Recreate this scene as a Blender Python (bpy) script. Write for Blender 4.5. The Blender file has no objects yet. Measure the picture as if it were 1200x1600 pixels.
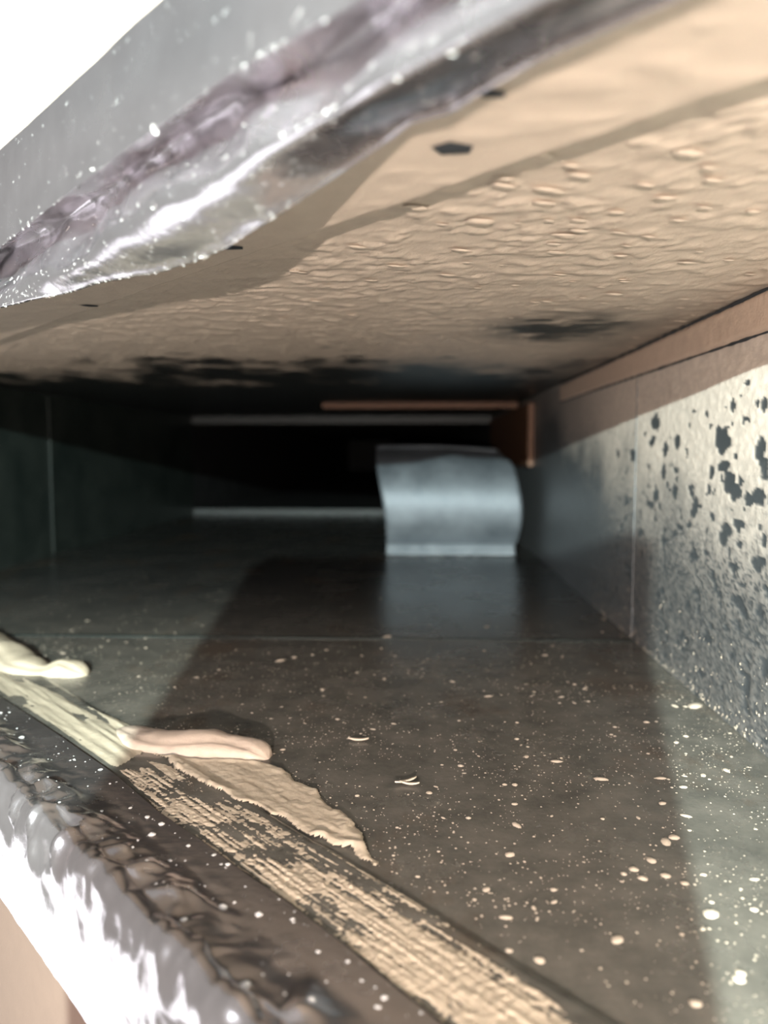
import bpy, bmesh, math, random
import numpy as np
from mathutils import Vector, Matrix

# ------------------------------------------------------------------ camera, world, lights, exposure
C = bpy.context.scene.collection
S = bpy.context.scene
FPX = 1200.0                                   # focal length in pixels of the 1200x1600 frame
H = 0.10                                       # lens height above the duct floor
TH = math.atan(95 / FPX)                       # pitch down
PS = math.atan(50 * math.cos(TH) / FPX)        # yaw left
cd = bpy.data.cameras.new('camera'); cam = bpy.data.objects.new('camera', cd); C.objects.link(cam)
cam.location = (0, 0, H); cam.rotation_euler = (math.pi / 2 - TH, 0, PS)
cd.sensor_fit = 'AUTO'; cd.sensor_width = 36; cd.lens = 36 * FPX / 1600
cd.clip_start = 0.005; cd.clip_end = 50
cd.dof.use_dof = True; cd.dof.focus_distance = 0.225; cd.dof.aperture_fstop = 10
S.camera = cam
S.view_settings.view_transform = 'Standard'; S.view_settings.look = 'None'
S.view_settings.gamma = 1; S.view_settings.use_curve_mapping = False
S.view_settings.exposure = 0.0
w = bpy.data.worlds.new('room'); S.world = w; w.use_nodes = True
w.node_tree.nodes['Background'].inputs[0].default_value = (1.0, 0.96, 0.93, 1)
w.node_tree.nodes['Background'].inputs[1].default_value = 0.30

def lamp(name, kind, loc, power, color, size, target=None):
    l = bpy.data.lights.new(name, kind); l.energy = power; l.color = color
    if kind == 'AREA':
        l.shape = 'RECTANGLE'; l.size, l.size_y = size
    else:
        l.shadow_soft_size = size
    o = bpy.data.objects.new(name, l); C.objects.link(o); o.location = loc
    if target is not None:
        o.rotation_euler = (Vector(target) - Vector(loc)).to_track_quat('-Z', 'Y').to_euler()
    return o
lamp('warm_lamp', 'POINT', (-0.014, -0.22, 0.085), 19.0, (1.0, 0.86, 0.77), 0.0014)
lamp('window_daylight', 'AREA', (-0.75, -0.95, 0.75), 13.0, (0.86, 0.92, 1.0), (0.5, 0.7), (0.0, 0.3, 0.1))
lamp('low_foil_light', 'AREA', (-1.10, 0.62, -0.75), 2.3, (0.93, 0.93, 1.0), (0.75, 0.5), (-0.1, 0.15, 0.0))  # area light added low at left for bright reflections in the lower foil

# ------------------------------------------------------------------ geometry of the view: pixel -> place on a real plane
cF = Vector((-math.sin(PS) * math.cos(TH), math.cos(PS) * math.cos(TH), -math.sin(TH)))
cR = Vector((math.cos(PS), math.sin(PS), 0)); cU = cR.cross(cF); O = Vector((0, 0, H))
def ray(px, py): return cF * FPX + cR * (px - 600) + cU * (800 - py)
def on_z(px, py, z): d = ray(px, py); return O + d * ((z - O.z) / d.z)
def on_x(px, py, x): d = ray(px, py); return O + d * ((x - O.x) / d.x)
def on_y(px, py, y): d = ray(px, py); return O + d * ((y - O.y) / d.y)
def on_s(px, py, s): d = ray(px, py); return O + d * (s / (d.x + d.y))
# rim frame: the opening is cut at 45 degrees; s = x + y (depth into the duct), t = (x - y) along the rim
def ts(p): return (p.x - p.y, p.x + p.y, p.z)
def xyz(t, s, z): return ((s + t) / 2, (s - t) / 2, z)

XR, XL, ZC, YJ, YE = 0.1156, -0.351, 0.154, 1.20, 4.0     # right wall, left wall, ceiling, joint, far end
SR = 0.095                                               # rim
rng = np.random.default_rng(7); random.seed(7)

# ------------------------------------------------------------------ noise
def _h(ix, iy, seed):
    n = (ix.astype(np.int64) * 374761393 + iy.astype(np.int64) * 668265263 + seed * 974634541) & 0xffffffff
    n = ((n ^ (n >> 13)) * 1274126177) & 0xffffffff
    n = (n ^ (n >> 16)) & 0xffff
    return n / 65535.0
def vn(x, y, seed=0):
    x = np.asarray(x, float); y = np.asarray(y, float)
    ix = np.floor(x); iy = np.floor(y); fx = x - ix; fy = y - iy
    fx = fx * fx * fx * (fx * (fx * 6 - 15) + 10); fy = fy * fy * fy * (fy * (fy * 6 - 15) + 10)
    a = _h(ix, iy, seed); b = _h(ix + 1, iy, seed); c = _h(ix, iy + 1, seed); d = _h(ix + 1, iy + 1, seed)
    return (a * (1 - fx) + b * fx) * (1 - fy) + (c * (1 - fx) + d * fx) * fy
def fbm(x, y, seed=0, oct=4):
    r = 0; a = 0.5
    for i in range(oct):
        r = r + a * vn(x * 2 ** i + 13.7 * i, y * 2 ** i - 7.3 * i, seed + i * 17); a *= 0.5
    return r / (1 - 0.5 ** oct)
def sst(a, b, v): t = np.clip((v - a) / (b - a), 0, 1); return t * t * (3 - 2 * t)

# ------------------------------------------------------------------ mesh helpers
def link(name, me, m, parent=None, smooth=True):
    if smooth: me.polygons.foreach_set('use_smooth', [True] * len(me.polygons))
    if m and not me.materials: me.materials.append(m)
    o = bpy.data.objects.new(name, me); C.objects.link(o)
    if parent: o.parent = parent
    return o
def mesh_np(V, F, attrs=None):
    me = bpy.data.meshes.new('m'); V = np.asarray(V, np.float32); F = np.asarray(F, np.int32)
    k = F.shape[1]
    me.vertices.add(len(V)); me.vertices.foreach_set('co', V.ravel())
    me.loops.add(F.size); me.loops.foreach_set('vertex_index', F.ravel())
    me.polygons.add(len(F)); me.polygons.foreach_set('loop_start', np.arange(0, F.size, k, dtype=np.int32))
    for n, a in (attrs or {}).items():
        at = me.attributes.new(n, 'FLOAT', 'POINT'); at.data.foreach_set('value', np.asarray(a, np.float32).ravel())
    me.update(calc_edges=True); me.validate()
    return me
def gridF(nu, nv, flip=False):
    i = np.arange((nu - 1) * (nv - 1)); u = i // (nv - 1); v = i % (nv - 1); a = u * nv + v
    F = np.stack([a, a + nv, a + nv + 1, a + 1], 1)
    return F[:, ::-1] if flip else F
def grid(P, attrs=None, flip=False, keep=None):
    nu, nv = P.shape[:2]; F = gridF(nu, nv, flip); V = P.reshape(-1, 3)
    if keep is not None:
        k = keep.ravel(); F = F[k[F].all(1)]
        used = np.unique(F); rm = np.zeros(len(V), int); rm[used] = np.arange(len(used))
        V = V[used]; F = rm[F]; attrs = {n: np.asarray(a).ravel()[used] for n, a in (attrs or {}).items()}
    return mesh_np(V, F, attrs)
def box_bm(bm, lo, hi, mat=None):
    r = bmesh.ops.create_cube(bm, size=1)['verts']
    for v in r:
        v.co = Vector([(lo[i] + hi[i]) / 2 + v.co[i] * (hi[i] - lo[i]) for i in range(3)])
        if mat is not None: v.co = mat @ v.co
    return r
def box(name, lo, hi, m, parent=None, bev=0.0, mat=None):
    bm = bmesh.new(); box_bm(bm, lo, hi, mat)
    if bev: bmesh.ops.bevel(bm, geom=bm.edges[:], offset=bev, segments=2, affect='EDGES')
    me = bpy.data.meshes.new(name); bm.to_mesh(me); bm.free()
    return link(name, me, m, parent, False)
def struct(o): o['kind'] = 'structure'; return o
def tag(o, label, cat, group=None):
    o['label'] = label; o['category'] = cat
    if group: o['group'] = group
    return o
def empty(name, loc):
    o = bpy.data.objects.new(name, None); C.objects.link(o); o.location = loc; o.empty_display_size = 0.01; return o

# ------------------------------------------------------------------ materials
class NT:
    def __init__(s, name):
        s.m = bpy.data.materials.new(name); s.m.use_nodes = True; s.t = s.m.node_tree
        s.b = s.t.nodes['Principled BSDF']
    def n(s, kind, **kw):
        o = s.t.nodes.new(kind)
        for k, v in kw.items():
            if k in o.inputs.keys(): s.set(o.inputs[k], v)
            else: setattr(o, k, v)
        return o
    def set(s, inp, v):
        if isinstance(v, bpy.types.NodeSocket): s.t.links.new(v, inp)
        else: inp.default_value = v
    def pos(s, scale=(1, 1, 1)):
        g = s.n('ShaderNodeNewGeometry'); mp = s.n('ShaderNodeMapping'); s.set(mp.inputs['Vector'], g.outputs['Position'])
        mp.inputs['Scale'].default_value = scale; return mp.outputs[0]
    def noise(s, scale, detail=4, rough=0.6, vec=None, sc=(1, 1, 1)):
        o = s.n('ShaderNodeTexNoise'); o.inputs['Scale'].default_value = scale; o.inputs['Detail'].default_value = detail
        o.inputs['Roughness'].default_value = rough; s.set(o.inputs['Vector'], vec or s.pos(sc)); return o.outputs['Fac']
    def ramp(s, f, stops):
        o = s.n('ShaderNodeValToRGB'); e = o.color_ramp.elements
        while len(e) < len(stops): e.new(0.5)
        for k, (p, c) in enumerate(stops):
            e[k].position = p; e[k].color = (*c, 1) if len(c) == 3 else c
        s.set(o.inputs[0], f); return o.outputs[0]
    def mix(s, f, a, b):
        o = s.n('ShaderNodeMix'); o.data_type = 'RGBA'; s.set(o.inputs[0], f)
        for i, v in ((6, a), (7, b)): s.set(o.inputs[i], v if isinstance(v, bpy.types.NodeSocket) else (*v, 1))
        return o.outputs[2]
    def mixf(s, f, a, b):
        o = s.n('ShaderNodeMix'); s.set(o.inputs[0], f); s.set(o.inputs[2], a); s.set(o.inputs[3], b); return o.outputs[0]
    def math(s, op, a, b=0.0):
        o = s.n('ShaderNodeMath'); o.operation = op; s.set(o.inputs[0], a); s.set(o.inputs[1], b); return o.outputs[0]
    def attr(s, name):
        o = s.n('ShaderNodeAttribute'); o.attribute_name = name; return o.outputs['Fac']
    def bump(s, h, dist, strength=1.0):
        o = s.n('ShaderNodeBump'); s.set(o.inputs['Height'], h); o.inputs['Distance'].default_value = dist
        o.inputs['Strength'].default_value = strength; s.set(s.b.inputs['Normal'], o.outputs[0])
    def out(s, color=None, rough=None, metal=None, spec=None):
        for k, v in (('Base Color', color), ('Roughness', rough), ('Metallic', metal), ('Specular IOR Level', spec)):
            if v is None: continue
            if k == 'Base Color' and not isinstance(v, bpy.types.NodeSocket): v = (*v, 1)
            s.set(s.b.inputs[k], v)
        return s.m

PAINT = (0.56, 0.465, 0.375)
def m_paint(name, col=PAINT, dark=0.82, rough=0.55, bumpd=0.0003, sc=900):
    t = NT(name); n = t.noise(140, 5)
    c = t.mix(n, tuple(x * dark for x in col), tuple(min(1, x * 1.12) for x in col))
    t.bump(t.noise(sc, 3), bumpd, 0.6); return t.out(c, rough, 0, 0.4)
def m_steel(name, a, b, rough=0.3, metal=0.4, rust=0.0):
    t = NT(name); n = t.noise(25, 6, 0.65); c = t.mix(t.ramp(n, [(0.35, (0, 0, 0)), (0.65, (1, 1, 1))]), a, b)
    if rust:
        r = t.noise(14, 7, 0.7, sc=(1, 0.6, 1)); c = t.mix(t.ramp(r, [(0.52, (0, 0, 0)), (0.72, (rust,) * 3)]), c, (0.10, 0.055, 0.028))
    t.bump(t.noise(500, 3), 0.0002, 0.35)
    return t.out(c, t.mixf(n, rough * 0.8, rough * 1.3), metal, 0.5)
def m_coated(name, paintc, barea, bareb, prough=0.55, brough=0.38, bmetal=0.55):
    """bare metal and paint mixed by the 'paint' coverage stored on the mesh"""
    t = NT(name); p = t.attr('paint')
    bare = t.mix(t.noise(40, 6, 0.7), barea, bareb)
    pc = t.mix(t.noise(160, 5), tuple(x * 0.85 for x in paintc), tuple(min(1, x * 1.1) for x in paintc))
    t.bump(t.noise(1100, 3), 0.00022, 0.6)
    return t.out(t.mix(p, bare, pc), t.mixf(p, brough, prough), t.mixf(p, bmetal, 0.0), 0.4)
def m_foil(name, streak=False, ca=(0.62, 0.59, 0.61), cb=(0.84, 0.80, 0.82)):
    t = NT(name)
    n = t.noise(70, 5, 0.6)
    hgt = t.noise(420, 3, 0.5)
    if streak:
        hgt = t.math('ADD', hgt, t.math('MULTIPLY', t.noise(220, 3, 0.5, sc=(1, 1, 0.08)), 1.5))
    t.bump(hgt, 0.00022, 0.4)
    return t.out(t.mix(n, ca, cb), t.mixf(n, 0.20, 0.32), 0.97)

M_ceil = m_coated('ceiling_paint', PAINT, (0.030, 0.034, 0.036), (0.055, 0.058, 0.055))
M_wallr = m_coated('right_wall_paint', (0.63, 0.54, 0.465), (0.085, 0.095, 0.105), (0.14, 0.15, 0.155))
M_hem = m_paint('hem_paint', (0.55, 0.42, 0.33))
def m_floor():
    t = NT('floor_steel'); n = t.noise(22, 7, 0.68)
    steel = t.mix(t.ramp(n, [(0.35, (0, 0, 0)), (0.65, (1, 1, 1))]), (0.026, 0.027, 0.026), (0.046, 0.044, 0.040))
    grey = t.mix(t.ramp(t.noise(60, 7, 0.7), [(0.3, (0, 0, 0)), (0.7, (1, 1, 1))]), (0.066, 0.063, 0.054), (0.142, 0.128, 0.108))
    c = t.mix(t.attr('dust_light'), steel, grey)
    r = t.ramp(t.noise(16, 8, 0.72, sc=(1, 0.6, 1)), [(0.54, (0, 0, 0)), (0.72, (0.7,) * 3)])
    c = t.mix(r, c, (0.085, 0.047, 0.024))
    t.bump(t.noise(700, 3), 0.0002, 0.3)
    return t.out(c, t.mixf(n, 0.2, 0.33), 0.05, 0.5)
M_floor = m_floor()
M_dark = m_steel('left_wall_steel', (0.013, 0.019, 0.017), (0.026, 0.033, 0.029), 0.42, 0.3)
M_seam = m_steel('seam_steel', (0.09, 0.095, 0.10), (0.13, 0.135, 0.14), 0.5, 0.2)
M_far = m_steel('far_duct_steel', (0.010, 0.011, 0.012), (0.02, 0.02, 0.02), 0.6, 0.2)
M_galv = m_steel('galvanised_steel', (0.09, 0.105, 0.12), (0.16, 0.18, 0.20), 0.55, 0.5)
M_foot = m_steel('bright_steel', (0.16, 0.18, 0.20), (0.34, 0.37, 0.40), 0.5, 0.5)
M_flange = m_steel('flange_steel', (0.04, 0.046, 0.046), (0.058, 0.062, 0.062), 0.55, 0.3)
M_rust = m_paint('rust_sealant', (0.13, 0.058, 0.026), 0.6, 0.6)
M_outer = m_paint('outer_wall_paint', (0.60, 0.46, 0.37), 0.92, 0.7, 0.0001)
M_outer_dim = m_paint('outer_wall_dim', (0.15, 0.098, 0.074), 0.92, 0.8, 0.0001)  # outer wall colour darkened, standing in for weaker light below the opening
M_foilu = m_foil('foil_upper', True)
M_foill = m_foil('foil_lower', False, (0.68, 0.64, 0.64), (0.86, 0.82, 0.82))
M_mastic = m_paint('mastic', (0.44, 0.345, 0.275), 0.85, 0.5, 0.0003, 500)
M_smear = m_paint('mastic_smear', (0.46, 0.375, 0.28), 0.7, 0.6, 0.0003, 700)
M_yel = m_paint('yellow_mastic', (0.37, 0.315, 0.235), 0.8, 0.5, 0.0003, 500)
M_drop = m_paint('paint_drop', (0.52, 0.43, 0.34), 0.9, 0.4, 0.00005)
M_drip = m_paint('paint_drip', PAINT, 0.9, 0.5, 0.00005)
M_dropw = m_paint('pale_paint_drop', (0.50, 0.48, 0.46), 0.9, 0.35, 0.00005)
M_hole = m_steel('bare_patch', (0.030, 0.035, 0.042), (0.05, 0.056, 0.062), 0.5, 0.3)
M_black = m_steel('black_plastic', (0.02, 0.02, 0.02), (0.03, 0.03, 0.03), 0.5, 0.0)

# ------------------------------------------------------------------ large structure
SF, SC = 0.099, 0.1135                             # where the floor and ceiling sheets start under the tape
def yfront(x, s=SR): return s - x
# floor
nx, ny = 120, 200
xs = np.linspace(XL, XR, nx)[:, None]; v = (np.linspace(0, 1, ny) ** 1.6)[None, :]
yf = yfront(xs, SF); Y = yf + v * (YJ - yf); X = xs + 0 * v
Z = 0.0006 * (fbm(X * 18, Y * 12, 5) - 0.5)
dust_light = (1 - sst(0.28, 0.60, Y + 0.05 * (fbm(X * 16, Y * 10, 15) - 0.5)))  # dusty near the opening; light falloff with depth painted in as thinner dust
floor = struct(link('floor', grid(np.stack([X, Y, Z], -1), {'dust_light': dust_light}), M_floor))

# ceiling: sprayed paint with runs, thinning out to dark metal
nx, ny = 460, 620
xs = np.linspace(XL, XR, nx)[:, None]; v = (np.linspace(0, 1, ny) ** 2.0)[None, :]
yf = yfront(xs, SC); Y = yf + v * (YJ - yf); X = xs + 0 * v
edge = 0.50 + 0.16 * (fbm(X * 22, Y * 8, 21) - 0.5) + 0.12 * (fbm(X * 7 + 3, Y * 30, 33) - 0.5)
pnt = 1 - sst(-0.05, 0.09, Y - edge + 0.25 * (fbm(X * 60, Y * 45, 44) - 0.5))
pat = np.exp(-(((X - 0.064) / 0.028) ** 2 + ((Y - 0.345) / 0.036) ** 2) ** 1.2)
pnt *= 1 - np.clip(1.5 * pat * (-0.35 + 2.3 * fbm(X * 80, Y * 160, 51)), 0, 0.93)
pat = np.exp(-(((X + 0.01) / 0.06) ** 2 + ((Y - 0.50) / 0.03) ** 2))
pnt *= 1 - np.clip(1.6 * pat * fbm(X * 60, Y * 40, 71), 0, 0.9)
pnt *= 1 - 0.55 * sst(0.06, 0.11, X) * sst(0.22, 0.36, Y) * (0.3 + 0.9 * fbm(X * 90, Y * 60, 91))
wx = X + 0.25 * Y + 0.004 * fbm(X * 60, Y * 60, 3); wy = Y - 0.35 * X + 0.006 * fbm(X * 70, Y * 70, 4)
run = fbm(wx * 150, wy * 230, 61, 3); run2 = fbm(wx * 260, wy * 420, 62, 3)
rel = 0.00036 * sst(0.54, 0.68, run) + 0.00020 * sst(0.52, 0.64, run2) + 0.00025 * fbm(X * 50, Y * 50, 63)
Z = ZC - rel * (0.25 + 0.75 * pnt)
ceiling = struct(link('ceiling', grid(np.stack([X, Y, Z], -1), {'paint': pnt}, flip=True), M_ceil))

# right wall
ny, nz = 720, 230
ZH = H + 0.039                                     # height of the hem seam
yy = (-0.021 + (YJ + 0.021) * np.linspace(0, 1, ny) ** 1.45)[:, None]; zz = np.linspace(0, ZC, nz)[None, :]
Y = yy + 0 * zz; Z = zz + 0 * yy
orange = fbm(Y * 520, Z * 520, 7, 3)
cover = 0.97 - 0.75 * sst(0.112, 0.025, Z + 0.10 * (Y - 0.3) * -1 + 0.05 * (fbm(Y * 26, Z * 26, 8) - 0.5)) - 0.75 * sst(0.40, 0.78, Y + 0.05 * fbm(Y * 9, Z * 40, 9))
fine = fbm(Y * 700, Z * 1300, 17, 3)
cover = np.clip(cover + 0.30 * (orange - 0.5) - 0.5 * sst(0.50, 0.72, fine) * sst(0.105, 0.03, Z), 0.04, 1)
chip = np.zeros_like(Y)
CH = [(1025, 660, 8, 18), (1020, 690, 6, 10), (1040, 702, 5, 12), (1060, 690, 7, 15), (990, 711, 6, 12), (966, 708, 4, 8), (1038, 737, 5, 14),
      (1057, 735, 5, 8), (1055, 770, 6, 14), (1026, 775, 5, 12), (1128, 688, 13, 26), (1138, 690, 9, 14), (1190, 705, 11, 30), (1197, 730, 10, 22),
      (1140, 752, 14, 24), (1150, 770, 12, 16), (1132, 728, 12, 10), (1185, 775, 18, 16), (1172, 780, 12, 12), (1113, 738, 5, 14), (1146, 634, 4, 14),
      (1196, 632, 6, 12), (1085, 800, 8, 12), (1088, 790, 10, 5), (1114, 806, 5, 8), (1137, 828, 10, 12), (1131, 842, 10, 12), (1158, 850, 7, 8), (1151, 713, 5, 6),
      (1085, 868, 7, 8), (1155, 940, 10, 14), (1164, 955, 8, 10), (1185, 882, 12, 14), (1195, 845, 5, 16), (1163, 655, 3, 8), (1170, 597, 5, 5), (1104, 863, 5, 6)]
for px, py, rx, ry in CH:
    p = on_x(px, py, XR); q = on_x(px + rx, py, XR); r = on_x(px, py + ry, XR)
    a = max(abs(q.y - p.y), 0.0008) * 0.72; b = max(abs(r.z - p.z), 0.0005) * 0.80
    wob = 0.75 * (fbm(Y * 260 + px, Z * 300, 11) - 0.5)
    chip = np.maximum(chip, sst(1.12, 0.92, np.sqrt(((Y - p.y) / a) ** 2 + ((Z - p.z) / b) ** 2) + wob * 1.6))
zone = sst(0.105, 0.085, Z) * sst(0.62, 0.35, Y)
ch2 = sst(0.70, 0.722, fbm(Y * 150, Z * 190, 14, 3) - 0.10 * (1 - zone) - 0.3 * sst(0.118, 0.13, Z))
chip = np.maximum(chip, ch2)
pnt = cover * (1 - chip)
XX = XR - 0.00010 * cover - 0.00024 * (1 - chip) - 0.00016 * sst(0.45, 0.7, orange) * (1 - chip) - 0.0002 * fbm(Y * 60, Z * 60, 3)
pnt = np.clip(pnt, 0, 1)
wall_right = struct(link('wall_right', grid(np.stack([XX, Y, Z], -1), {'paint': pnt}), M_wallr))
# hem strip along the top of the right wall (own sheet, proud of it, ragged edges)
ny, nz = 500, 16
yy = (-0.02 + (0.62 + 0.02) * np.linspace(0, 1, ny) ** 1.2)[:, None]; u = np.linspace(0, 1, nz)[None, :]
low = ZH + 0.0004 * (fbm(yy * 200, yy * 0, 2) - 0.5); top = ZC - 0.0012 - 0.0014 * np.abs(fbm(yy * 260, yy * 0 + 5, 9) - 0.5)
Y = yy + 0 * u; Z = low + (top - low) * u
bul = np.minimum(1, np.minimum(u, 1 - u) * 12)
XX = XR - 0.0004 - 0.0012 * bul - 0.0003 * fbm(Y * 260, Z * 260, 31)
link('hem_strip', grid(np.stack([XX + 0 * Y, Y, Z], -1)), M_hem, wall_right)
for zc, zh, sd, nm in ((ZH - 0.0002, 0.0006, 3, 'hem_gap'), (ZC - 0.0011, 0.0009, 4, 'corner_gap')):
    u3 = np.linspace(-1, 1, 4)[None, :]
    jag = 0.35 + 1.1 * fbm(yy * 170, yy * 0 + sd, 40 + sd, 4)
    Z = zc + zh * u3 * jag + 0 * yy; XX = XR - 0.0019 + 0.0008 * np.abs(u3) + 0 * yy
    link(nm, grid(np.stack([XX, yy + 0 * u3, Z], -1)), M_hole, wall_right)
# second painted band just below the seam (thick sprayed coat)
low = ZH - 0.012 + 0.0025 * (fbm(yy * 30, yy * 0, 6) - 0.5); top = ZH - 0.0007 + 0.0005 * (fbm(yy * 220, yy * 0 + 5, 19) - 0.5)
Z = low + (top - low) * u
XX = XR - 0.0003 - 0.0009 * np.minimum(1, (1 - u) * 14) * sst(0, 0.5, u) - 0.0003 * fbm(Y * 260, Z * 260, 37)
# vertical lap seam of the right wall
p = on_x(990, 900, XR)
box('lap_seam', (XR - 0.00075, p.y - 0.0007, 0.001), (XR + 0.0002, p.y + 0.0008, ZH - 0.001), M_seam, wall_right, 0.0003)

# left wall, far duct
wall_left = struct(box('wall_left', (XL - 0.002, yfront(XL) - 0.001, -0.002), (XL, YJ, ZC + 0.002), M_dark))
p = on_x(80, 700, XL)
box('lap_seam', (XL - 0.0002, p.y - 0.004, 0.001), (XL + 0.0012, p.y + 0.004, ZC - 0.001), M_dark, wall_left, 0.0004)
bm = bmesh.new()
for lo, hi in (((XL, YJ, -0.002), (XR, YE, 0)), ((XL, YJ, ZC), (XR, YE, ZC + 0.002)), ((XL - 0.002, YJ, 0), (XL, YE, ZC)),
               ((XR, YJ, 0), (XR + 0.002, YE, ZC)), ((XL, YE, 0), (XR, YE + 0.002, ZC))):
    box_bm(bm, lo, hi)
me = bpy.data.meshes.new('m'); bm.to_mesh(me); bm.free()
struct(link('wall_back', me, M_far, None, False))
struct(box('trim_1', (XL, YJ - 0.006, ZC - 0.011), (XR, YJ + 0.004, ZC - 0.0005), M_flange, None, 0.001))
struct(box('trim_2', (XL, YJ - 0.004, 0.0002), (XR, YJ + 0.004, 0.009), M_flange, None, 0.001))
struct(box('trim_3', (-0.105, YJ - 0.34, ZC - 0.006), (XR - 0.003, YJ - 0.31, ZC - 0.0006), M_rust, None, 0.001))
struct(box('trim_4', (XR - 0.006, YJ - 0.44, 0.085), (XR - 0.0006, YJ - 0.05, ZC - 0.007), M_rust, None, 0.001))

# flange plates lapped over the opening's end of floor and ceiling
def t_range(): return (XL - yfront(XL)) , (XR - yfront(XR))
T0, T1 = t_range()
def plate(name, s1, z0, dz, m, seed, attrs=None):
    nt, ns = 420, 60
    t = np.linspace(T0 + 0.001, T1 - 0.001, nt)[:, None]; u = np.linspace(0, 1, ns)[None, :]
    sa = SC if dz < 0 else SF; s = sa + (s1 - sa) * u + 0.0006 * (vn(t * 60, t * 0, seed) - 0.5) * u
    X = (s + t) / 2; Y = (s - t) / 2
    ok = (X < XR - 0.0003) & (X > XL + 0.0003)
    prof = np.minimum(1, (1 - u) * 30)
    rel = 0.00018 * sst(0.45, 0.66, fbm(X * 90, Y * 160, seed, 3))
    Z = z0 + dz * prof + np.sign(dz) * rel
    X = np.clip(X, XL + 0.0004, XR - 0.0004)
    return struct(link(name, grid(np.stack([X, Y, Z], -1), {'paint': np.ones_like(X), 'dust_light': np.ones_like(X)}, flip=dz < 0), m))
plate('trim_5', 0.160, ZC - 0.0005, -0.0027, M_ceil, 81, True)
plate('trim_6', 0.163, 0.0004, 0.0005, M_floor, 82)

# outer wall around the opening (45 degree plane)
RM = Matrix(((1, 1, 0, 0), (-1, 1, 0, 0), (0, 0, 1, 0), (0, 0, 0, 1)))     # (t/2, s/2, z) -> world
bm = bmesh.new(); a0, a1 = T0 / 2, T1 / 2; s0, s1 = (SR - 0.001) / 2, (SR + 0.016) / 2
for lo, hi in (((a0 - 0.3, s0, ZC + 0.0175), (a1 + 0.3, s1, 0.75)),
               ((a0 - 0.3, s0, -0.002), (a0 - 0.003, s1, ZC + 0.0175)), ((a1 + 0.012, s0, -0.002), (a1 + 0.3, s1, ZC + 0.0175))):
    box_bm(bm, lo, hi, RM)
me = bpy.data.meshes.new('m'); bm.to_mesh(me); bm.free()
struct(link('wall_front', me, M_outer, None, False))
struct(box('wall_outside', (a0 - 0.3, s0, -0.6), (a1 + 0.3, s1, -0.002), M_outer_dim, None, 0, RM))
# seam across the floor
p = on_z(600, 998, 0)
box('lap_seam', (XL + 0.001, p.y - 0.0018, -0.0006), (XR - 0.001, p.y + 0.0018, 0.00035), M_dark, floor, 0.0003)

# ------------------------------------------------------------------ droplets
def dome_me(name, m, seg=8, seed=0, h=0.45):
    r = random.Random(seed); V = [(0, 0, h)]; F = []
    for k, (rad, zz) in enumerate(((0.55, h * 0.82), (1.0, 0.0))):
        for i in range(seg):
            a = 2 * math.pi * i / seg; w = 1 + r.uniform(-0.14, 0.14)
            V.append((math.cos(a) * rad * w, math.sin(a) * rad * w, zz))
    for i in range(seg): j = (i + 1) % seg; F.append((0, 1 + i, 1 + j)); F.append((1 + i, 1 + seg + i, 1 + seg + j)); F.append((1 + i, 1 + seg + j, 1 + j))
    me = bpy.data.meshes.new(name); me.from_pydata(V, [], F); me.materials.append(m)
    me.polygons.foreach_set('use_smooth', [True] * len(F)); return me
DV = None
def frame(n, ang):
    n = Vector(n).normalized(); t = n.orthogonal().normalized(); b = n.cross(t)
    t2 = t * math.cos(ang) + b * math.sin(ang); b2 = n.cross(t2)
    return t2, b2, n
def drop(mes, p, n, r, parent, stretch=1.0, ang=None, name='paint_drop'):
    t, b, n = frame(n, random.uniform(0, 6.28) if ang is None else ang)
    o = bpy.data.objects.new(name, random.choice(mes)); C.objects.link(o); o.parent = parent
    q = Vector(p)
    o.matrix_world = Matrix(((t.x * r * stretch, b.x * r, n.x * r, q.x), (t.y * r * stretch, b.y * r, n.y * r, q.y), (t.z * r * stretch, b.z * r, n.z * r, q.z), (0, 0, 0, 1)))
    return o
def specks(name, pts, nrm, rad, m, parent, stretch=None):
    """one joined mesh of many tiny paint specks"""
    seg = 6; n = len(pts); pts = np.asarray(pts); nrm = np.asarray(nrm); rad = np.asarray(rad)[:, None]
    ref = np.where(np.abs(nrm[:, 2:3]) < 0.9, np.array([[0, 0, 1.0]]), np.array([[1.0, 0, 0]]))
    t = np.cross(nrm, ref); t /= np.linalg.norm(t, axis=1, keepdims=True); b = np.cross(nrm, t)
    V = [pts + nrm * rad * 0.5]; a0 = rng.uniform(0, 6.28, (n, 1))
    st = rng.uniform(0.7, 1.5, (n, 1)) if stretch is None else stretch
    for i in range(seg):
        a = a0 + 2 * math.pi * i / seg; w = rng.uniform(0.8, 1.2, (n, 1))
        V.append(pts - nrm * rad * 0.05 + (t * np.cos(a) * st + b * np.sin(a)) * rad * w)
    V = np.stack(V, 1).reshape(-1, 3); F = []
    base = np.arange(n) * (seg + 1)
    for i in range(seg): F.append(np.stack([base, base + 1 + i, base + 1 + (i + 1) % seg], 1))
    o = link(name, mesh_np(V, np.concatenate(F)), m, parent); o['kind'] = 'stuff'; return o
DOMES = [dome_me('paint_drop', M_drop, 8, k, 0.32) for k in range(4)]
DOMESW = [dome_me('paint_drop', M_dropw, 8, k + 9) for k in range(4)]

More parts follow.
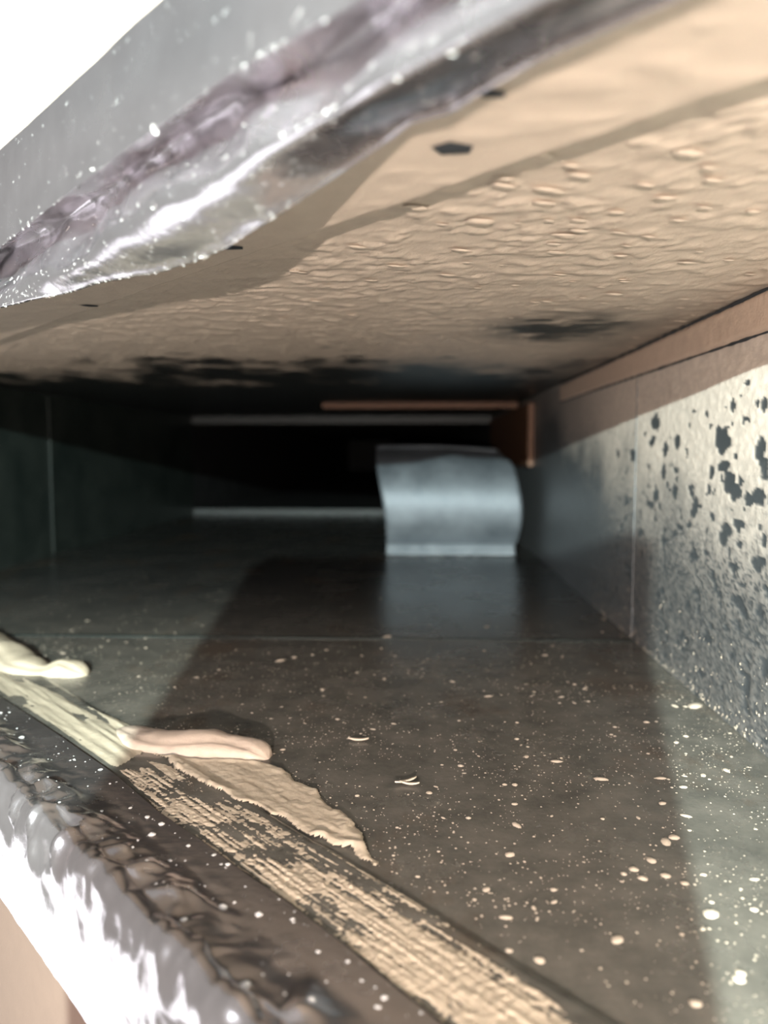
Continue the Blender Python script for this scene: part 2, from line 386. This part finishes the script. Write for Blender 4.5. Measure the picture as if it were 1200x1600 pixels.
# floor specks (tiny: one mesh; larger: single drops)
def floor_density(x, y):
    px_y = y
    d = 0.25 + 0.9 * np.exp(-((y - 0.20) / 0.10) ** 2) + 0.6 * np.exp(-(((x + 0.16) / 0.06) ** 2 + ((y - 0.36) / 0.08) ** 2)) + 0.7 * (x > 0.045) * (y < 0.33)
    d *= 0.35 + 1.3 * sst(0.35, 0.65, fbm(x * 35, y * 35, 41))
    return np.where(y > 0.40, d * 0.35, d)
def scatter(n, x0, x1, y0, y1, dens):
    out = []
    while len(out) < n:
        x = rng.uniform(x0, x1, 4000); y = rng.uniform(y0, y1, 4000)
        k = (rng.uniform(0, 1.6, 4000) < dens(x, y)) & (x + y > 0.168)
        out += list(zip(x[k], y[k]))
    return np.array(out[:n])
P = scatter(6500, -0.26, XR - 0.002, 0.06, 0.62, floor_density)
R = 0.00010 + 0.00026 * rng.uniform(0, 1, len(P)) ** 3
specks('paint_specks', np.c_[P, np.full(len(P), 0.0002)], np.tile([0, 0, 1.0], (len(P), 1)), R, M_drop, floor)
P = scatter(230, -0.24, XR - 0.003, 0.07, 0.52, floor_density)
for k, (x, y) in enumerate(P):
    r = 0.00038 + 0.0006 * random.random() ** 2
    if x > 0.045 and y < 0.3: r *= 1.3
    drop(DOMES, (x, y, 0.0001), (0, 0, 1), r, floor, random.choice((1, 1, 1.3, 2.0)))
# named drops the photograph shows
for px, py, r, st in ((1085, 1103, 0.0034, 1.7), (1110, 1428, 0.0022, 1.3), (965, 1468, 0.0016, 1.5), (797, 1335, 0.0016, 1.3), (843, 1500, 0.0016, 1.0), (795, 1485, 0.0011, 1), (1035, 1255, 0.0014, 1.4),
                      (1070, 1380, 0.0014, 1.0), (1155, 1530, 0.0017, 1), (1087, 1568, 0.0016, 1), (760, 1390, 0.0011, 1.5), (865, 1390, 0.0010, 1.2), (438, 1032, 0.0022, 2.0), (460, 1027, 0.0018, 1.2), (605, 995, 0.0028, 1.6)):
    p = on_z(px, py, 0.0001); drop(DOMES, p, (0, 0, 1), r * 0.72, floor, st, 0.1)
# ceiling drips
DRIPS = [dome_me('paint_drip', M_drip, 9, k + 30, 0.2) for k in range(4)]; DA = 0.35
for px, py, r, st in ((752, 347, 0.0032, 1.6), (648, 325, 0.0024, 1.7), (846, 245, 0.0023, 1.7), (1075, 240, 0.0022, 2.0), (855, 297, 0.0020, 2.2), (850, 318, 0.0018, 2.2), (885, 370, 0.0020, 2.0), (870, 395, 0.0020, 2.2),
                      (970, 400, 0.0018, 1.6), (790, 280, 0.0014, 2), (905, 345, 0.0014, 2.4), (1010, 290, 0.0014, 2.2), (1140, 407, 0.0014, 1.6), (700, 430, 0.0018, 2.4), (960, 460, 0.0026, 1.8), (575, 330, 0.0016, 2.2), (1060, 345, 0.0014, 2.2)):
    p = on_z(px, py, ZC - 0.0008); drop(DRIPS, p, (0, 0, -1), r * 0.75, ceiling, st, DA, 'paint_drip')
for k in range(90):
    px = random.uniform(430, 1180); py = random.uniform(250, 560)
    if py < 330 - 0.38 * (px - 500) + 60 or py > 600 - 0.44 * (px - 860): continue
    p = on_z(px, py, ZC - 0.0008); drop(DRIPS, p, (0, 0, -1), random.uniform(0.0006, 0.0015), ceiling, random.uniform(1.4, 2.6), DA + random.uniform(-0.2, 0.2), 'paint_drip')
# bare chips in the ceiling paint
for px, py, r, st in ((708, 232, 0.0028, 1.4), (768, 146, 0.0016, 1.6), (142, 478, 0.0022, 1.5), (362, 387, 0.0022, 1.5)):
    p = on_z(px, py, ZC - 0.0034); me = dome_me('bare_chip', M_hole, 5, px, 0.06); drop([me], p, (0, 0, -1), r, ceiling, st, 0.6, 'bare_chip')
# grit along the foot of the right wall
n = 500; yq = rng.uniform(0.14, 0.5, n); zq = 0.001 + 0.03 * rng.uniform(0, 1, n) ** 2.5
specks('paint_specks', np.c_[np.full(n, XR - 0.0008), yq, zq], np.tile([-1.0, 0, 0], (n, 1)), 0.0002 + 0.0005 * rng.uniform(0, 1, n) ** 2, M_drop, wall_right)

# ------------------------------------------------------------------ foil tape
def curve_ts(pts, s=None, z=None):
    """pixels of one lengthwise line of the tape -> arrays (t, s, z), on the plane s or at height z"""
    q = sorted(ts(on_s(px, py, s) if s is not None else on_z(px, py, z)) for px, py in pts)
    return np.array(q)
def ext(q, t0, t1):
    a = q[0] + (q[1] - q[0]) * 0; b = q[-1].copy(); a = a.copy(); a[0] = t0; b[0] = t1
    return np.vstack([a, q, b])
def foil(name, rows, t0, t1, nt, nsub, wr, m, seed, flip):
    t = np.linspace(t0, t1, nt); L = []
    for q in rows:
        q = ext(q, t0 - 0.01, t1 + 0.01)
        L.append(np.stack([t, np.interp(t, q[:, 0], q[:, 1]), np.interp(t, q[:, 0], q[:, 2])], 1))
    L = np.array(L); k = len(L)                                   # rows x nt x 3
    uu = np.linspace(0, k - 1, (k - 1) * nsub + 1); G = []
    for u in uu:                                                  # Catmull-Rom across the rows
        i = min(int(u), k - 2); f = u - i
        p0, p1, p2, p3 = L[max(i - 1, 0)], L[i], L[i + 1], L[min(i + 2, k - 1)]
        G.append(0.5 * (2 * p1 + (p2 - p0) * f + (2 * p0 - 5 * p1 + 4 * p2 - p3) * f ** 2 + (3 * p1 - p0 - 3 * p2 + p3) * f ** 3))
    G = np.array(G).transpose(1, 0, 2)                            # nt x nv x 3 in (t, s, z)
    P = np.stack([(G[..., 1] + G[..., 0]) / 2, (G[..., 1] - G[..., 0]) / 2, G[..., 2]], -1)
    du = np.gradient(P, axis=0); dv = np.gradient(P, axis=1); N = np.cross(du, dv); N /= np.linalg.norm(N, axis=-1, keepdims=True) + 1e-12
    if flip: N = -N
    vlen = np.cumsum(np.linalg.norm(dv, axis=-1), axis=1)
    d = wr(G[..., 0], vlen, uu[None, :])
    P = P + N * d[..., None]
    return P, N, link(name, grid(P, flip=flip), m)
# upper tape: outer face, ridge, dark fold, bulge, ragged inner edge under the ceiling
edge_px = ((-160, 520), (0, 482), (50, 470), (100, 462), (150, 447), (190, 437), (250, 425), (300, 410), (360, 385), (430, 340), (540, 265), (600, 225), (640, 195), (700, 178), (760, 142), (830, 100), (930, 55), (1060, 0), (1250, -85), (1500, -190))
eq = []
for px, py in edge_px:
    hang = 0.0135 - 0.0085 * float(sst(330, 640, px))
    eq.append(ts(on_z(px, py, ZC - hang)))
eq = np.array(sorted(eq))
r0 = curve_ts(((-300, 500), (0, 235), (250, 0), (480, -215), (700, -420)), s=SR - 0.0016)
r1 = curve_ts(((-200, 530), (0, 372), (90, 300), (200, 215), (345, 108), (430, 55), (520, 0), (700, -120)), s=SR - 0.0030)
r1b = r1.copy(); r1b[:, 1] += 0.0030; r1b[:, 2] -= 0.0004
r2 = curve_ts(((-200, 520), (0, 400), (100, 345), (200, 280), (330, 185), (400, 150), (500, 100), (600, 25), (720, -60), (1000, -250)), s=0.1115)
r2[:, 2] = np.clip(r2[:, 2], 0.1575, 0.1690)
r3 = curve_ts(((-200, 545), (0, 436), (100, 410), (200, 350), (300, 285), (400, 230), (520, 170), (640, 100), (800, 10), (1000, -90)), s=0.1015)
r4 = eq.copy(); r4[:, 1] -= 0.0022; r4[:, 2] += 0.0006
TA, TB = T0 + 0.05, T1 - 0.004
def wr_u(t, v, u):
    inner = sst(1.3, 2.4, u) * (1 - 0.8 * sst(3.7, 4.4, u))
    a = 0.0060 * (fbm(t * 30 + v * 40, v * 45 - t * 14, 101, 2) - 0.5) + 0.0009 * (1 - np.abs(2 * fbm(t * 38 - v * 50, v * 60, 104, 2) - 1)) ** 4
    return a * inner + 0.0004 * (fbm(t * 40, v * 40, 108, 2) - 0.5)
PU, NU, tape_u = foil('foil_tape', [r0, r1, r1b, r2, r3, r4, eq], TA, TB, 620, 14, wr_u, M_foilu, 1, False)
tag(tape_u, 'crumpled silver foil tape folded under the upper rim, paint specked', 'tape', None)
# lower tape
l0 = curve_ts(((-60, 1310), (0, 1401), (58, 1486), (137, 1600), (260, 1780)), s=SR - 0.0016)
l1 = curve_ts(((-90, 1235), (0, 1308), (35, 1340), (117, 1433), (192, 1492), (286, 1585), (400, 1700), (520, 1840)), s=SR - 0.0030)
l2 = curve_ts(((-90, 1200), (0, 1258), (105, 1375), (192, 1480), (250, 1515), (326, 1600), (430, 1710), (560, 1850)), s=0.1000)
l2[:, 2] = np.clip(l2[:, 2], 0.0025, 0.004)
l1[:, 2] = np.maximum(l1[:, 2], 0.0)
le = curve_ts(((-200, 965), (0, 1088), (90, 1147), (180, 1210), (250, 1270), (310, 1310), (380, 1362), (450, 1410), (540, 1478), (620, 1545), (690, 1600), (800, 1690), (1000, 1860)), z=0.0018)
l4 = le.copy(); l4[:, 1] -= 0.006; l4[:, 2] = 0.0020
l3 = le.copy(); l3[:, 1] = 0.112; l3[:, 2] = 0.0022
def wr_l(t, v, u):
    a = 0.0026 * (1 - np.abs(2 * fbm(t * 42 + v * 40, v * 60 - t * 20, 201, 2) - 1)) ** 2.0
    band = sst(0.2, 0.8, u) * (1 - sst(2.2, 3.4, u + 0.7 * sst(-0.22, -0.08, -t) * -1 + 0.6))
    left = sst(-0.12, -0.22, t)
    b = 0.0006 * (fbm(t * 120, v * 220, 205, 3) - 0.5) * left * (1 - sst(3.6, 4.0, u))
    return a * band + np.abs(b) + 0.0008 * band * (1 - np.abs(2 * fbm(t * 120, v * 130, 207, 2) - 1)) ** 3 + 0.0002 * (fbm(t * 90, v * 90, 208, 3) - 0.5) * (1 - sst(3.6, 4.0, u))
PL, NL, tape_l = foil('foil_tape', [l0, l1, l2, l3, l4, le], TA, TB, 620, 14, wr_l, M_foill, 2, False)
tag(tape_l, 'crumpled silver foil tape folded over the lower rim at the sill', 'tape')
def tape_specks(P, N, tape, cols, n_small, n_big, mes, m, rbig, accept):
    nt, nv = P.shape[:2]; pts = []; nr = []
    while len(pts) < n_small + n_big:
        i = rng.integers(0, nt); j = rng.integers(cols[0], cols[1])
        if rng.uniform() < accept(i / nt, j / nv): pts.append(P[i, j]); nr.append(N[i, j])
    specks('paint_specks', pts[n_big:], nr[n_big:], 0.00012 + 0.00035 * rng.uniform(0, 1, n_small) ** 2, m, tape)
    for p, q in zip(pts[:n_big], nr[:n_big]): drop(mes, p, q, rbig[0] + (rbig[1] - rbig[0]) * random.random() ** 2, tape, random.choice((1, 1, 1.4)))
tape_specks(PU, NU, tape_u, (1, PU.shape[1] - 7), 3600, 230, DOMESW, M_dropw, (0.0004, 0.0010), lambda a, b: 1.0 if b > 0.72 else 0.35)
tape_specks(PL, NL, tape_l, (28, PL.shape[1] - 4), 500, 90, DOMESW, M_dropw, (0.0004, 0.0011), lambda a, b: 0.3 + 0.7 * a)

# ------------------------------------------------------------------ mastic: lumps and smears
def zb(s): return 0.0009 - 0.0008 * sst(0.160, 0.166, s)
def lump(name, spine, label, seed, m=M_mastic, cat='sealant'):
    """a soft bead along pixels (px, py, half width m, height m) lying on the floor"""
    pts = [(on_z(px, py, 0.0), wd, ht) for px, py, wd, ht in spine]
    d = [0]
    for a, b in zip(pts, pts[1:]): d.append(d[-1] + (a[0] - b[0]).length)
    n, k = 60, 20; q = np.linspace(0, d[-1], n)
    cx = np.interp(q, d, [p[0].x for p in pts]); cy = np.interp(q, d, [p[0].y for p in pts])
    wd = np.interp(q, d, [p[1] for p in pts]); ht = np.interp(q, d, [p[2] for p in pts])
    ker = np.ones(5) / 5
    for a in (cx, cy): a[2:-2] = np.convolve(a, ker, 'valid')
    cap = np.sqrt(np.clip(1 - (1 - np.minimum(1, np.minimum(q, d[-1] - q) / (np.maximum(wd, 1e-4) * 0.9))) ** 2, 0, 1)); cap = np.maximum(cap, 0.03)
    tx = np.gradient(cx); ty = np.gradient(cy); l = np.hypot(tx, ty); nx_, ny_ = -ty / l, tx / l
    a = np.linspace(0, math.pi, k)[None, :]
    wob = 1 + 0.28 * (fbm(q[:, None] * 120, a * 1.2, seed, 3) - 0.5)
    off = np.cos(a) * (wd * cap)[:, None] * wob; up = np.sin(a) ** 0.8 * (ht * cap)[:, None] * wob * (1 - 0.22 * np.exp(-((a - 2.15 + 0.15 * np.sin(q * 160)[:, None]) / 0.16) ** 2)) - 0.0003
    P = np.stack([cx[:, None] + nx_[:, None] * off, cy[:, None] + ny_[:, None] * off, up + zb(cx + cy)[:, None]], -1)
    o = link(name, grid(P, flip=True), m); tag(o, label, cat); return o
lump('sealant_lump', ((192, 1140, 0.004, 0.001), (230, 1163, 0.008, 0.004), (290, 1170, 0.0085, 0.0062), (350, 1174, 0.0082, 0.006), (398, 1180, 0.0065, 0.005), (420, 1186, 0.0040, 0.003)),
     'thick pink beige bead of sealant with a rounded end on the dark floor', 3)
lump('sealant_lump', ((-60, 985, 0.010, 0.006), (0, 1030, 0.012, 0.008), (30, 1045, 0.010, 0.0055), (70, 1053, 0.007, 0.0035), (95, 1050, 0.008, 0.0065), (120, 1053, 0.007, 0.005), (136, 1056, 0.003, 0.002)),
     'pale yellow lump of sealant at the far left edge of the floor', 5, M_yel)

def smear(name, poly, label, fn, z0, res=0.0007, m=M_smear, seed=0):
    """a thin streaky layer inside a floor outline; fn(x, y, s, t, edge) -> thickness, below zero is no sealant"""
    pp = np.array([(p.x, p.y) for p in (on_z(px, py, 0) for px, py in poly)])
    x = np.arange(pp[:, 0].min(), pp[:, 0].max(), res); y = np.arange(pp[:, 1].min(), pp[:, 1].max(), res)
    X, Y = np.meshgrid(x, y, indexing='ij')
    ins = np.zeros(X.shape, bool); dist = np.full(X.shape, 9.0)
    for (x0, y0), (x1, y1) in zip(pp, np.roll(pp, -1, 0)):
        c = ((y0 > Y) != (y1 > Y)) & (X < (x1 - x0) * (Y - y0) / (y1 - y0 + 1e-12) + x0); ins ^= c
        k = np.clip(((X - x0) * (x1 - x0) + (Y - y0) * (y1 - y0)) / ((x1 - x0) ** 2 + (y1 - y0) ** 2 + 1e-12), 0, 1)
        dist = np.minimum(dist, np.hypot(X - x0 - k * (x1 - x0), Y - y0 - k * (y1 - y0)))
    sd = np.where(ins, dist, -dist)
    th = fn(X, Y, X + Y, X - Y, sd)
    o = link(name, grid(np.stack([X, Y, z0 + zb(X + Y) + np.maximum(th, -0.0006)], -1), keep=th > -0.0003), m)
    return tag(o, label, 'sealant')
def f_flap(x, y, s, t, e):
    e2 = e + 0.0035 * (fbm(x * 160, y * 160, 11, 3) - 0.5)
    rim = (0.0005 + 0.0019 * sst(-0.24, -0.18, t)) * np.exp(-((e2 - 0.0018) / 0.0014) ** 2) * sst(0.38, 0.62, fbm(x * 90, y * 90, 13, 2))
    return np.where(e2 > 0, np.minimum(0.0005, e2 * 0.8) - 0.0003 + rim + 0.0007 * sst(0, 0.002, e2) * fbm(t * 60, s * 300, 12, 3) + 0.0003 * fbm(x * 500, y * 500, 15, 2), -1)
smear('sealant_smear', ((240, 1183), (300, 1186), (410, 1190), (455, 1210), (470, 1226), (495, 1236), (520, 1262), (552, 1290), (572, 1322), (592, 1352), (584, 1358), (560, 1345), (548, 1325), (510, 1318), (480, 1308), (440, 1282), (400, 1266), (360, 1252), (330, 1236), (290, 1212)),
      'pinkish spread tongue of sealant with a ragged raised tip, pointing right', f_flap, 0.0001, 0.0004)
def f_brush(x, y, s, t, e):
    st = fbm(s * 900 + 1.2 * fbm(t * 50, s * 120, 3), t * 34, 22, 4); blot = fbm(x * 70, y * 70, 23, 3); fine = fbm(x * 1100, y * 1100, 24, 2)
    k = 0.55 * st + 0.30 * blot + 0.30 * fine + 14 * np.minimum(e, 0.005) - 0.03 - 0.06 * sst(0.0, 0.09, -(t + 0.115))
    near_edge = sst(0.168, 0.150, s) * 0.10
    return np.where(e > 0, (k + near_edge - 0.583) * 0.0016, -1)
smear('sealant_smear', ((186, 1208), (215, 1205), (240, 1202), (330, 1268), (430, 1328), (520, 1368), (570, 1400), (640, 1425), (720, 1480), (790, 1520), (860, 1570), (920, 1620), (1000, 1700), (800, 1700), (690, 1606), (620, 1551), (540, 1484), (450, 1416), (380, 1368), (310, 1316), (250, 1276)),
      'long brushed streaky band of sealant along the lower foil edge', f_brush, 0.0001, 0.00026)
def f_yel(x, y, s, t, e):
    st = fbm(s * 260, t * 22, 32, 4); blot = fbm(x * 50, y * 50, 33, 3)
    gap = np.exp(-(((t + 0.385) / 0.030) ** 2 + ((s - 0.178) / 0.006) ** 2))
    return np.where(e > 0, (0.6 * st + 0.35 * blot + 22 * np.minimum(e, 0.006) - 0.43 - 0.35 * gap) * 0.0022, -1)
smear('sealant_smear', ((-80, 985), (0, 1045), (60, 1075), (120, 1100), (180, 1125), (235, 1150), (225, 1180), (185, 1205), (172, 1202), (90, 1143), (0, 1084), (-80, 1035)),
      'flat yellowish smear of sealant between foil and the far left lump', f_yel, 0.0001, 0.0005, M_yel)
def f_scr(x, y, s, t, e):
    st = fbm(s * 1000 + 1.5 * fbm(t * 50, s * 120, 3), t * 30, 52, 4); fine = fbm(x * 1000, y * 1000, 54, 3); blot = fbm(x * 60, y * 60, 56, 2)
    return np.where(e > 0, (0.5 * st + 0.35 * fine + 0.3 * blot + 6 * np.minimum(e, 0.004) - 0.635) * 0.0012, -1)
smear('sealant_smear', ((226, 1192), (280, 1205), (330, 1242), (400, 1276), (450, 1300), (520, 1335), (585, 1375), (660, 1420), (760, 1490), (720, 1480), (640, 1425), (570, 1400), (520, 1368), (430, 1328), (330, 1268), (240, 1202)),
      'faint scraped traces of sealant between the ragged tongue and the brushed band', f_scr, 0.0001, 0.00026)
# ------------------------------------------------------------------ loose paint flakes on the floor
def flake(px, py, L, W, ang, label):
    p = on_z(px, py, 0.0006); bm = bmesh.new(); n = 6
    top = []; 
    for i in range(n + 1):
        u = i / n * 2 - 1; wd = W * (1 - 0.75 * u * u) * random.uniform(0.85, 1.15)
        top.append([bm.verts.new((u * L, sgn * wd, 0.0005 * u * u + zz)) for sgn in (-1, 1) for zz in (0, 0.0004)])
    for a, b in zip(top, top[1:]):
        for i0, i1 in ((0, 1), (1, 3), (3, 2), (2, 0)): bm.faces.new((a[i0], a[i1], b[i1], b[i0]))
    bm.faces.new((top[0][0], top[0][2], top[0][3], top[0][1])); bm.faces.new((top[-1][1], top[-1][3], top[-1][2], top[-1][0]))
    bmesh.ops.recalc_face_normals(bm, faces=bm.faces[:])
    me = bpy.data.meshes.new('paint_flake'); bm.to_mesh(me); bm.free()
    o = link('paint_flake', me, M_drop); o.location = p; o.rotation_euler = (0, 0, ang); tag(o, label, 'flake', None); return o
flake(560, 1156, 0.0036, 0.0009, 0.0, 'thin straight pink paint flake lying alone mid floor, above the sealant tip')
flake(634, 1221, 0.0038, 0.0006, 0.55, 'thin paint flake on the floor, tilted one of a crossed pair')
flake(640, 1225, 0.0030, 0.0006, -0.15, 'thin paint flake on the floor, level one of a crossed pair')

# ------------------------------------------------------------------ curved metal scoop
y0 = on_z(700, 866, 0).y
sc = empty('air_scoop', (0.035, y0, 0))
prof = [(-0.006, 0.0025), (-0.002, 0.0105), (-0.0045, 0.0125), (-0.010, 0.020), (-0.016, 0.034), (-0.018, 0.050), (-0.015, 0.065), (-0.006, 0.079), (0.010, 0.091), (0.034, 0.099), (0.062, 0.104)]
pa = np.array(prof); q = np.linspace(0, len(pa) - 1, 70)
def cr(a):
    out = []
    for u in q:
        i = min(int(u), len(a) - 2); f = u - i; p0, p1, p2, p3 = a[max(i - 1, 0)], a[i], a[i + 1], a[min(i + 2, len(a) - 1)]
        out.append(0.5 * (2 * p1 + (p2 - p0) * f + (2 * p0 - 5 * p1 + 4 * p2 - p3) * f * f + (3 * p1 - p0 - 3 * p2 + p3) * f ** 3))
    return np.array(out)
prf = cr(pa[1:])
def sheet(P, th, m, name, parent):
    o = link(name, grid(P), m, parent); md = o.modifiers.new('thickness', 'SOLIDIFY'); md.thickness = th; md.offset = 0; return o
xl = on_y(604, 860, y0).x; xr = on_y(803, 860, y0).x
u = np.linspace(0, 1, 40)[:, None]; zz = prf[None, :, 1] + 0 * u; yy = prf[None, :, 0] + 0 * u
left = xl - 0.012 * sst(0.02, 0.11, zz); right = xr + 0.005 * np.sin(np.clip(zz / 0.08, 0, 1) * math.pi) - 0.014 * sst(0.080, 0.106, zz) ** 1.5
zz2 = zz + 0.002 * np.sin(u * math.pi) * sst(0.05, 0.1, zz) - 0.003 * (0.5 - u) * sst(0.02, 0.09, zz) * -1
PB = np.stack([left + (right - left) * u - 0.035, yy, zz2], -1)
sheet(PB, 0.0012, M_galv, 'blade', sc)
PB = np.stack([xl + (xr - xl) * u[:, [0] * 4] - 0.035, np.array([[-0.012, -0.008, -0.005, -0.0022]]) + 0 * u, np.array([[0.0014, 0.0030, 0.0065, 0.0110]]) + 0 * u], -1)
sheet(PB, 0.0012, M_foot, 'foot_flange', sc)
tag(sc, 'curved shiny galvanised metal scoop standing on the duct floor at the back', 'scoop')

# ------------------------------------------------------------------ unseen lamp added outside the opening, its plate casts the floor shadow
lp = empty('added_lamp', (-0.040, -0.25, 0.178))
def turn(name, prof, m, parent, seg=24):
    V = []; F = []
    for r, y in prof:
        for i in range(seg): a = 2 * math.pi * i / seg; V.append((r * math.cos(a), y, r * math.sin(a)))
    for k in range(len(prof) - 1):
        for i in range(seg): j = (i + 1) % seg; F.append((k * seg + i, k * seg + j, (k + 1) * seg + j, (k + 1) * seg + i))
    me = bpy.data.meshes.new(name); me.from_pydata(V, [], F); return link(name, me, m, parent)
turn('lamp_shade', [(0.003, -0.03), (0.018, -0.03), (0.026, -0.012), (0.030, 0.006), (0.028, 0.006), (0.024, -0.010), (0.016, -0.026), (0.003, -0.026)], M_black, lp)
box('shadow_plate', (-0.011, 0.096, -0.078), (0.024, 0.099, -0.018), M_black, lp, 0.0008)  # added plate, sized to cast the dark wedge on the floor
box('shadow_plate_arm', (0.004, 0.0, -0.078), (0.010, 0.099, -0.072), M_black, lp, 0.0008)
b = bpy.data.lights.new('bulb', 'POINT'); b.energy = 58.0; b.color = (0.80, 0.98, 0.95); b.shadow_soft_size = 0.0007
bo = bpy.data.objects.new('bulb', b); C.objects.link(bo); bo.parent = lp
tag(lp, 'small black lamp added unseen outside the opening, with a plate to cast a shadow', 'lamp')
